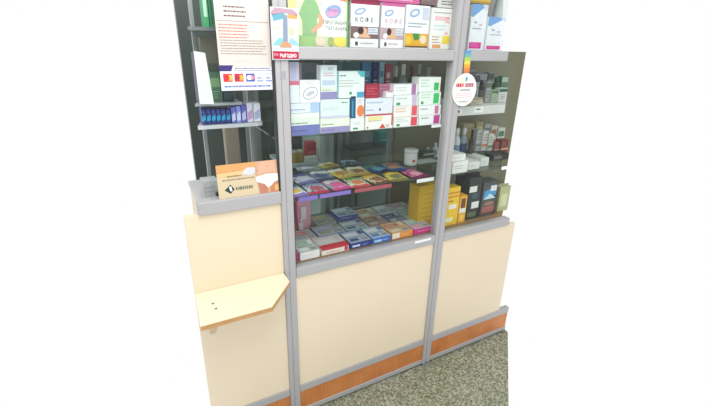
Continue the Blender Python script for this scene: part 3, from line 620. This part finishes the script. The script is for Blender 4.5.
for (label, a, b, yt, base, band, Y) in [
 ('grey white carton right of the black slim bottle', 476, 481, 130, (180, 184, 180), (120, 130, 140), .24),
 ('white carton with orange line under the thick shelf', 482, 487, 131, (206, 206, 198), (210, 130, 90), .23),
 ('pale carton with green band under the thick shelf', 488, 493, 134, (196, 202, 192), (80, 140, 100), .22),
 ('brown red box in the row under the thick shelf', 494, 500, 142, (140, 66, 50), (200, 170, 150), .21),
 ('dark red box at the right end of the row under the thick shelf', 501, 508, 140, (116, 46, 40), (190, 160, 140), .20)]:
    stand(label, a, b, yt, Y, base, [('r', (.0, .4, 1, .5), band), ('t', (.15, .6, .85, .9), (110, 110, 110), 3)], z0=ZM, d=.045, group=GR)
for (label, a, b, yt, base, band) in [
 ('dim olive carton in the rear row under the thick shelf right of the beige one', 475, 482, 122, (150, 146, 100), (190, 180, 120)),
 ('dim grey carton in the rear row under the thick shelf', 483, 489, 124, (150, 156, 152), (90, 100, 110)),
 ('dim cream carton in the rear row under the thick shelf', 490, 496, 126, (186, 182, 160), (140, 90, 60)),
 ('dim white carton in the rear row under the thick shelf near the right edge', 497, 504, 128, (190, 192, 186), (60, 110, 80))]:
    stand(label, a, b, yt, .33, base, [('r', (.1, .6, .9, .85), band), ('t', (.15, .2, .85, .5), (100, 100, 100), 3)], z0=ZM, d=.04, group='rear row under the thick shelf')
bottle('small white bottle at the right end of the middle shelf close to the post', 436, 143, .34, ZM, .014, (206, 208, 206), (226, 226, 226), (150, 160, 160), group=GR)
bottle('pale grey bottle between the white jar and the post', 428, 147, .38, ZM, .014, (160, 170, 166), (206, 208, 206), (110, 120, 120), group=GR)
GQ = 'packs standing on the thick white shelf'
for (label, a, b, yt, base, band, Y) in [
 ('pale grey pack behind the hanging oval tag on the thick shelf', 467, 473, 79, (176, 182, 182), (110, 120, 130), .12),
 ('grey box with dark square near the oval tag', 474, 479, 74, (150, 156, 158), (50, 56, 60), .14),
 ('beige flat pack before the black bottle on the thick shelf', 470, 483, 98, (196, 192, 170), (150, 130, 100), .08),
 ('silver grey carton right of the black bottle on the thick shelf', 486, 491, 82, (160, 166, 160), (90, 110, 80), .13),
 ('pale green carton near the right end of the thick shelf', 492, 498, 90, (170, 190, 160), (60, 120, 60), .12),
 ('white carton with dark green top at the right end of the thick shelf', 499, 507, 88, (200, 206, 200), (30, 90, 60), .11),
 ('brown pack right next to the second post on the thick shelf', 459.5, 466, 100, (150, 96, 66), (200, 150, 100), .06)]:
    stand(label, a, b, yt, Y, base, [('r', (.0, .72, 1, .95), band), ('t', (.15, .2, .85, .6), (110, 110, 110), 3)], z0=1.3275, d=.03, group=GQ)
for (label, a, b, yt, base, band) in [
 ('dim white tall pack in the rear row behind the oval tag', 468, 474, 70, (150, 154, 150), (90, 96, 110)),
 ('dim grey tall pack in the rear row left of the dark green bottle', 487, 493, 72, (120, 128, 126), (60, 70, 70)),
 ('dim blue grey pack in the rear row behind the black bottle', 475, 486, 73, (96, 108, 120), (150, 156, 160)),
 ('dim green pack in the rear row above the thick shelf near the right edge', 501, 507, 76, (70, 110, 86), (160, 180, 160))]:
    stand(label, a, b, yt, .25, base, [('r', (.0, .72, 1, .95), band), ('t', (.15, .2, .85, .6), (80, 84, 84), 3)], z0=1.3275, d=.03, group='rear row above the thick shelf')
bottle('black bottle standing right of the oval tag on the thick shelf', 482, 80, .15, 1.3275, .014, (24, 26, 30), (30, 30, 34), (90, 80, 80), group=GQ)
bottle('dark green bottle near the right edge on the thick shelf', 497, 77, .20, 1.3275, .018, (24, 70, 50), (30, 80, 60), (60, 100, 80), group=GQ)
cpx('tall beige carton behind the row under the thick shelf', 463, 474, 124, 150, .34, (170, 168, 128), [('r', (.2, .4, .8, .8), (190, 180, 110))], z0=ZM, depth=.05, group=GR)

# ---------------------------------------------------------------- left bay: shelf and goods behind the glass
YS = .085
a, b = at(201, 126, YS), at(264, 122, YS)
zs = (a[2]+b[2])/2
ls = MB(); XA = a[0]+.0
ls.prism([(XA-.01, YS), (b[0]-.02, YS), (b[0]-.006, YS+.005), (b[0], YS+.02), (b[0], YS+.12), (XA+.02, YS+.12)], zs-.012, zs, mat((176, 180, 182), .4), (190, 194, 200))
rack = empty('glass_side_rack', 'grey two level rack of blue boxes behind the left glass pane', 'rack')
ls.build('shelf', rack)
zt = at(220, 103, YS)[2]
MB().prism([(XA-.01, YS), (at(242, 101, YS)[0], YS), (at(242, 101, YS)[0], YS+.12), (XA+.02, YS+.12)], zt-.008, zt, mat((160, 166, 168), .4)).build('shelf', rack)
MB().box(b[0]-.02, b[0]-.008, YS+.121, YS+.135, 1.037, 1.75, mat((140, 146, 148), .4, .2)).build('upright', rack)
MB().box(XA+.02, XA+.032, YS+.121, YS+.135, 1.037, 1.75, mat((140, 146, 148), .4, .2)).build('upright', rack)
GLB = 'blue boxes on the rack behind the left glass'
px = 201.5; names = ['first', 'second', 'third', 'fourth', 'fifth', 'sixth']
for i in range(6):
    stand('dark blue box with cyan wave, %s from left on the rack' % names[i], px+.2, px+4.7, 109, YS+.012, (24, 44, 120), [('p', [(.05, .2), (.05, .5), (.9, .66), (.9, .3)], (30, 150, 200)), ('r', (.2, .74, .8, .84), (60, 90, 170))], z0=zs+.0005, d=.05, group=GLB)
    px += 4.9
for (label, a_, b_, yt, c, c2) in [('lilac blue box coloured as glass glare right of the dark blue row on the rack', 231.4, 236, 107, (96, 110, 200), (200, 206, 240)), ('pale periwinkle box coloured as glass glare in the middle of the rack', 236.4, 241, 106, (140, 150, 224), (210, 214, 244)),
     ('violet blue box coloured as glass glare left of the white packs on the rack', 241.4, 246.4, 105, (90, 96, 190), (190, 190, 236)), ('white pack with lilac print coloured as glass glare near the end of the rack', 247, 253, 103, (226, 222, 240), (190, 150, 200)), ('white pack coloured as glass glare at the rounded right end of the rack', 253.5, 260.5, 103, (232, 234, 242), (170, 180, 220))]:
    stand(label, a_, b_, yt, YS+.012, c, [('p', [(.1, .1), (.1, .5), (.9, .7), (.9, .2)], c2)], z0=zs+.0005, d=.05, group='lilac and white packs on the rack')  # lilac and white colours put the pane's glare into these packs
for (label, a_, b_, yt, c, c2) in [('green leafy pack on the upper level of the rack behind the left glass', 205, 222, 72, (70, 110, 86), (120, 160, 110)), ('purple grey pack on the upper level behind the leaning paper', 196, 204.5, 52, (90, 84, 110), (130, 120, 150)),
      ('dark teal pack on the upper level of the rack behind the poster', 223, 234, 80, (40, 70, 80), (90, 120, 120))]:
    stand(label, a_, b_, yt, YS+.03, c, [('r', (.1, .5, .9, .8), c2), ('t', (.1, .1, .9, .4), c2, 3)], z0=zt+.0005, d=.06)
zq = at(208, 27, YS)[2]
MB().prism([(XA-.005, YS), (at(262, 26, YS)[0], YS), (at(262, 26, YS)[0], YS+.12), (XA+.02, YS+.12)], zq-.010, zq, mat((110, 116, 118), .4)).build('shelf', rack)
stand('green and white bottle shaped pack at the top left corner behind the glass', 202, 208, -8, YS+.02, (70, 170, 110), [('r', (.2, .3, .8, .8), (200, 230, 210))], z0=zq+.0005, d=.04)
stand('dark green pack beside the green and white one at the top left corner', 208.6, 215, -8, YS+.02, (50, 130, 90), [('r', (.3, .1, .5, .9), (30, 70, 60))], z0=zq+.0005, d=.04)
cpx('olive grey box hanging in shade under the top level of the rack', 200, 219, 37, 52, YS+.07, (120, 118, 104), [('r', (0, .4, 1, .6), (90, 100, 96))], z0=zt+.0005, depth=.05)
# leaning paper sheet at left
sheet = MB(); s0, s1, s2, s3 = at(201, 104, .06), at(214, 104, .06), at(205, 53, .06), at(200, 51, .06)
sheet.plate([(XL_UP+.004, s0[2]), (s1[0], s1[2]), (s2[0], s2[2]), (XL_UP+.004, s3[2])], .058, .059, (228, 230, 230))
so = sheet.build('paper_sheet'); tag(so, 'white paper sheet with a slanted edge behind the left end of the glass', 'paper')
# lower area behind the flyer
cpx('pale grey box lying behind the cream leaflet on the left worktop', 203, 219, 181, 201, .12, (176, 180, 180), [('t', (.1, .4, .8, .8), (150, 156, 156), 2)], z0=1.0365, depth=.06, name='flat_box', cat='box')
cpx('small black stapler like block beside the cream leaflet', 217, 223, 194, 200, .06, (26, 28, 28), [], z0=1.0365, depth=.03, name='black_block', cat='box')

# ---- poster with card payment logos
A, B = at(216, 0, .015), at(275.5, 90, .015)
x0, x1 = -.166, -.007; z0 = 1.4235; z1 = 1.765; w = x1-x0; h = z1-z0
po = MB(); po.box(0, w, 0, .0008, 0, h, mat((208, 198, 192), .6, 0, .02, 4))
y = -.0003
def pr(u0, v0, u1, v1, c, yy=y): po.face([(u0*w, yy, v0*h), (u1*w, yy, v0*h), (u1*w, yy, v1*h), (u0*w, yy, v1*h)], c)
pr(0, 0, 1, .20, (220, 224, 234), y)
po.face([(0, y*2, .165*h), (.21*w, y*2, .165*h), (.25*w, y*2, .215*h), (0, y*2, .215*h)], (52, 40, 110))
pr(.25, .167, 1, .172, (120, 120, 170), y*2)
rows(po, .28*w, .96*w, .178*h, .20*h, 1, (110, 106, 130), y*2, 0, .5)
pr(.05, .075, .22, .145, (214, 60, 50), y*2); pr(.26, .075, .43, .145, (190, 50, 60), y*2); pr(.48, .075, .65, .145, (60, 84, 170), y*2)
ell(po, 0, 0, (0, 0, 0, 0), WHITE, y) if 0 else None
def disc(cu, cv, r, c, yy): po.face([(cu*w+r*math.cos(t*.4189), yy, cv*h+r*math.sin(t*.4189)) for t in range(15)], c)
disc(.18, .11, .0085, (226, 176, 90), y*3); disc(.11, .11, .0085, (200, 40, 50), y*3.5)
disc(.39, .11, .0085, (244, 160, 70), y*3); disc(.31, .11, .0085, (170, 40, 60), y*3.5)
disc(.59, .11, .0075, (236, 120, 150), y*3); disc(.54, .11, .0075, (236, 236, 250), y*3.5)
for u in (.69, .86): pr(u, .075, u+.13, .084, (90, 110, 190), y*2); pr(u, .138, u+.13, .145, (170, 186, 226), y*2)
rows(po, .06*w, .95*w, .02*h, .05*h, 1, (90, 110, 180), y*2, 0, .5)
rows(po, .16*w, .58*w, .595*h, .70*h, 3, (104, 92, 92), y, .1)
rows(po, .04*w, .60*w, .43*h, .555*h, 5, (190, 112, 98), y, .1)
rows(po, .05*w, .97*w, .30*h, .43*h, 6, (136, 128, 124), y, .15)
rows(po, .30*w, .6*w, .235*h, .265*h, 1, (196, 188, 186), y, .1)
po.face([(.48*w, y, .8*h), (.56*w, y, .8*h), (.60*w, y, .72*h), (.52*w, y, .88*h), (.46*w, y, .96*h)], (216, 90, 110))
pr(.645, .725, .985, .999, (252, 252, 252), y*1.5); pr(.02, .57, .98, .575, (150, 146, 140), y*1.5)  # white block paints a bright window reflection onto the notice
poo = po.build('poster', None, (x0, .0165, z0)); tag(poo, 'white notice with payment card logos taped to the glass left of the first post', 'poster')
for u in (.71, .88): lettering('VISA', .0085, (60, 90, 180), poo, (u*w-.003, -.0012, .098*h), sx=.9)

# ---- flyer on the left sill
A = at(219, 182, .01); fx0, fx1, fz0 = -.2085, -.0075, ZL1+.0005; fw, fh = fx1-fx0, .112
ff = MB(); ff.box(0, fw, 0, .0009, 0, fh, mat((206, 190, 158), .5, 0, .02, 9))
def fp(pts, c, k=1): ff.face([(a*fw, -.0004*k, b*fh) for a, b in pts], c)
fp([(0, .76), (.66, .80), (.66, 1), (0, 1)], (212, 158, 98)); fp([(.02, .62), (.6, .66), (.66, .80), (0, .78)], (216, 188, 134))
ell(ff, 1, 1, (.5, 0, 0, 0), WHITE, 0) if 0 else None
fp([(.40, .66), (.44, .78), (.50, .86), (.60, .84), (.66, .72), (.56, .62)], (206, 206, 226), 2)
fp([(.62, .55), (.64, 1), (1, 1), (1, 0), (.66, 0), (.66, .3)], (206, 160, 132), 2)
fp([(.66, .60), (.70, .98), (.96, .98), (.98, .60), (.82, .66)], (214, 170, 142), 3)
fp([(.62, .54), (.80, .60), (1, .58), (1, .36), (.93, .32), (.86, .20), (.81, .18), (.76, .30), (.63, .38)], (232, 230, 228), 4)
fp([(.645, .36), (.76, .28), (.81, .16), (.81, .02), (.68, .02)], (184, 122, 98), 3); fp([(.86, .18), (.93, .30), (1, .34), (1, .02), (.85, .02)], (190, 128, 102), 3)
fp([(.93, .06), (.94, .22), (1, .24), (1, .06)], (222, 170, 90), 4); fp([(.815, .82), (.83, .86), (.84, .82)], (150, 100, 80), 4)
fp([(.10, .25), (.20, .40), (.26, .25), (.19, .13)], (20, 60, 60), 2); fp([(.17, .33), (.21, .36), (.22, .20), (.19, .2)], (230, 230, 220), 3)
rows(ff, .28*fw, .56*fw, .2*fh, .32*fh, 1, (110, 116, 96), -.0004, 0, .8)
rows(ff, .16*fw, .40*fw, .60*fh, .68*fh, 1, (160, 130, 90), -.0004, 0, .5); rows(ff, .08*fw, .6*fw, .50*fh, .58*fh, 1, (150, 126, 96), -.0004, 0, .5)
fo = ff.build('leaflet', None, (fx0, .004, fz0)); fo.rotation_euler[0] = -.09; tag(fo, 'cream leaflet showing a waist in white underwear on the left sill rail', 'leaflet')

# ---- price sign on post A
sx0, sx1, sz0, sz1 = at(270, 10, -.006)[0], at(301, 59, -.006)[0], at(285, 60, -.006)[2], at(285, 7.5, -.006)[2]
sw, shh = .088, sz1-sz0
sg = MB(); sg.box(0, sw, 0, .0035, 0, shh, mat((196, 208, 214), .35, 0, .02, 6), .0008)
def sf(pts, c, k=1): sg.face([(a*sw, -.0004*k, b*shh) for a, b in pts], c)
sf([(.02, .9), (.15, .99), (.8, .97), (.98, .90), (.96, .86), (.5, .90), (.04, .85)], (172, 142, 160))
sf([(.05, .86), (.5, .9), (.5, .8), (.1, .74)], (96, 160, 178), 1); sf([(.62, .80), (.96, .80), (.96, .87), (.62, .88)], (216, 156, 86), 1)
sf([(.02, .66), (.42, .62), (.42, .58), (.02, .60)], (232, 190, 180)); sf([(.04, .3), (.3, .44), (.44, .40), (.44, .30), (.2, .28)], (124, 186, 186)); sf([(.6, .32), (.7, .44), (.98, .34), (.98, .28)], (140, 186, 204))
sf([(.62, .5), (.66, .66), (.86, .6), (.8, .46)], (216, 190, 162))
sf([(.41, .34), (.44, .86), (.60, .86), (.58, .34)], (128, 142, 164), 2); sf([(.28, .28), (.44, .36), (.58, .36), (.72, .28), (.7, .25), (.3, .25)], (206, 140, 108), 3)
sf([(.03, .02), (.98, .02), (.98, .165), (.03, .175)], (172, 26, 58), 2)
so = sg.build('price_sign', None, (sx0, -.0065, sz0)); tag(so, 'small advertising card with a red banner hanging on top of the first post', 'sign')
lettering('ВЫГОДНО', .0135, (250, 236, 240), so, (sw*.27, -.0012, shh*.055), sx=.78, bold=.0004)
lettering('ЭТО', .0080, (250, 220, 226), so, (sw*.06, -.0012, shh*.085), sx=.8)
MB().box(sw*.4, sw*.6, .0035, .0055, shh*.4, shh*.6, (200, 200, 200)).build('adhesive_pad', so)
# small grey sticker on the post
q = at(283, 75, -.0006); t = MB().box(q[0]-.009, q[0]+.009, -.0009, -.0001, q[2]-.012, q[2]+.012, (150, 152, 158)).build('sticker'); tag(t, 'small grey square sticker below the advertising card on the first post', 'sticker')

# ---- hanging oval tag on post B
c = at(464.5, 90, -.004); rx, rz_ = .063, .0650
tg = MB(); N = 36
tg.plate([(rx*math.cos(2*math.pi*k/N), rz_*math.sin(2*math.pi*k/N)) for k in range(N)], 0, .0025, (246, 244, 240), (226, 224, 220))
ELL = lambda cx, cz, ax, az, col, yy: tg.face([(cx+ax*math.cos(2*math.pi*k/16), yy, cz+az*math.sin(2*math.pi*k/16)) for k in range(16)], col)
ELL(-.020, .037, .022, .013, (240, 226, 206), -.0002); ELL(.004, .043, .006, .010, (80, 160, 190), -.0005)
rows(tg, -.048, -.008, .010, .028, 1, (206, 60, 76), -.0005, 0, .8); rows(tg, .0, .046, .008, .030, 1, (186, 110, 124), -.0005, 0, .75)
rows(tg, -.022, .030, -.006, .006, 1, (120, 150, 150), -.0005, 0, .5); rows(tg, -.046, .044, -.032, -.008, 3, (222, 150, 160), -.0005, 0, .3); rows(tg, -.022, .024, -.052, -.040, 1, (150, 170, 160), -.0005, 0, .5)
to = tg.build('hanging_tag', None, (c[0], -.0045, c[2])); tag(to, 'white oval tag with red lettering hanging on a rainbow ribbon at the second post', 'tag')
rb = MB(); top = at(464.5, 50, -.003)[2]-c[2]; zb = rz_-.006
cols = [(206, 120, 90), (226, 130, 70), (236, 170, 60), (220, 210, 90), (170, 200, 90), (100, 180, 170), (90, 150, 210)]
for k, cc in enumerate(cols):
    a_, b_ = zb+(top-zb)*k/7, zb+(top-zb)*(k+1)/7
    X_ = lambda z: -.004*(z-zb)/(top-zb)
    rb.face([(X_(a_)-.015, .001, a_), (X_(a_)+.016, .001, a_), (X_(b_)+.016, .001, b_), (X_(b_)-.015, .001, b_)], cc); rb.face([(X_(a_)+.016, .0018, a_), (X_(a_)-.015, .0018, a_), (X_(b_)-.015, .0018, b_), (X_(b_)+.016, .0018, b_)], cc)
rb.build('ribbon', to)
MB().lathe([(.0001, 0), (.004, 0), (.004, .002), (.0001, .003)], (200, 200, 200), 12).build('pin', to, (-.004, .001, top-.003))

# ---------------------------------------------------------------- room behind
# open light grey shelf unit seen low left through the middle showcase
YR = .78
A, B, Cc = at(290, 165, YR), at(318, 162, YR), at(333, 160, YR)
ru = empty('open_shelf_unit', 'light grey open shelf unit standing behind the showcase at the left', 'shelf unit', (0, 0, 0))
GU = mat((186, 196, 192), .5)
x0, x1 = at(284, 150, YR)[0], at(320, 150, YR)[0]
zl = B[2]
MB().box(x0, x1, YR, YR+.28, zl-.018, zl, GU).build('shelf', ru)
MB().box(x0, x1, YR, YR+.28, at(310, 200, YR)[2], at(310, 200, YR)[2]+.018, GU).build('shelf', ru)
MB().box(x1, x1+.02, YR, YR+.30, .3, at(320, 133, YR)[2]+.1, GU).build('side_panel', ru)
MB().box(x1+.02, x1+.11, YR+.05, YR+.30, .3, at(320, 133, YR)[2]+.1, mat((170, 180, 178), .5)).build('end_panel', ru)
MB().box(x0, x1, YR+.28, YR+.29, .3, at(320, 133, YR)[2]+.1, (60, 66, 64)).build('back_board', ru)
cpx('red tin standing on the grey shelf unit behind the showcase', 307, 316, 142, 158, YR+.06, (190, 50, 66), [('r', (.1, .3, .9, .5), (226, 120, 130))], z0=zl+.0005, depth=.05, name='red_tin', cat='tin')
cpx('white box at the front of the grey shelf unit behind the showcase', 305.5, 318, 157, 162, YR+.005, (220, 222, 220), [], z0=zl+.0005, depth=.04, name='flat_box', cat='box')
for i, (pp, col, lab) in enumerate([(294, (190, 150, 60), 'amber jar nearest the first post on the grey shelf unit'), (300, (176, 140, 80), 'amber jar beside the white box on the grey shelf unit')]):
    p = at(pp, 157, YR+.05); o = MB().lathe([(.0001, 0), (.024, 0), (.026, .005), (.026, .045), (.02, .055), (.0001, .055)], col, 18).build('jar', None, (p[0], YR+.05, zl+.0005), weld=True); tag(o, lab, 'jar', 'amber jars')
    MB().lathe([(.0001, .054), (.022, .054), (.022, .068), (.0001, .068)], (200, 190, 160), 16).build('lid', o, weld=True)
# dark storage cabinet with a shelf and a teal box
YC = 1.0
x0, x1 = at(352, 150, YC)[0], at(404, 150, YC)[0]; zc = at(385, 147, YC)[2]
dc = empty('storage_cabinet', 'dark green grey storage cabinet behind the rear glass doors of the showcase', 'cabinet')
MB().box(x0, x1, YC, YC+.13, .02, zc, mat((84, 96, 92), .4, 0, .06, 4), .004).build('body', dc)
MB().box(x0+.04, x1-.03, YC-.012, YC-.001, .3, zc-.045, mat((92, 106, 102), .3, 0, .06, 4), .004).build('door', dc)
MB().box(x0-.005, x1+.005, YC-.015, YC+.13, zc, zc+.012, (40, 48, 46), .003).build('worktop', dc)
cpx('teal box on the dark cabinet behind the rear glass doors', 379, 395, 132, 146, YC+.05, (50, 130, 124), [('r', (.1, .2, .9, .4), (100, 180, 170))], z0=zc+.0125, depth=.08)
# vertical posts of a metal rack behind the left pane
rk = empty('metal_rack', 'dim grey metal rack with tall uprights behind the left glass pane', 'rack')
for pp in (236, 249, 259, 341, 347):
    q = at(pp, 140, 1.15); MB().box(q[0]-.012, q[0]+.014, 1.15, 1.175, .3, 1.75, mat((132, 134, 128), .4, .1), .002).build('upright', rk)
q0, q1 = at(236, 140, 1.15)[0], at(347, 140, 1.15)[0]
for z in (1.22, 1.70): MB().box(q0, q1, 1.176, 1.40, z-.015, z, mat((96, 100, 98), .5)).build('shelf', rk)
q = at(229, 140, .7); o = MB().box(-.035, .035, 0, .05, 0, .34, mat((150, 140, 122), .6), .008).build('beige_carton', None, (q[0]+.02, .72, 1.0365-.3)); tag(o, 'tall beige carton standing dimly behind the rack under the blue boxes', 'box')
o.location.z = .0; o.scale.z = 3.55

# ---------------------------------------------------------------- light
wd = bpy.data.worlds.new('shop_daylight'); SC.world = wd; wd.use_nodes = True
bgn = wd.node_tree.nodes['Background']; bgn.inputs[0].default_value = (1, 1, 1, 1); bgn.inputs[1].default_value = 1.0
def area(name, loc, size, power, target, col=(1, 1, 1), sy=None):
    l = bpy.data.lights.new(name, 'AREA'); l.energy = power; l.size = size; l.color = col
    if sy: l.shape = 'RECTANGLE'; l.size_y = sy
    o = bpy.data.objects.new(name, l); COL.objects.link(o); o.location = loc
    o.rotation_euler = (Vector(target)-Vector(loc)).to_track_quat('-Z', 'Y').to_euler(); return o
area('ceiling_lamp', (-.15, -.75, 2.35), .6, 19, (.1, 0, 1.3), (1, .97, .93), 1.2)

# ---------------------------------------------------------------- camera
cd = bpy.data.cameras.new('camera'); co = bpy.data.objects.new('camera', cd); COL.objects.link(co)
from mathutils import Matrix
co.matrix_world = Matrix(((_R[0], _U[0], -_fw[0], CAM[0]), (_R[1], _U[1], -_fw[1], CAM[1]), (_R[2], _U[2], -_fw[2], CAM[2]), (0, 0, 0, 1)))
cd.sensor_fit = 'HORIZONTAL'; cd.sensor_width = 36; cd.lens = F/706*36; cd.clip_start = .02
SC.camera = co
vs = SC.view_settings; vs.view_transform = 'Standard'; vs.look = 'None'; vs.gamma = 1; vs.exposure = 0; vs.use_curve_mapping = False
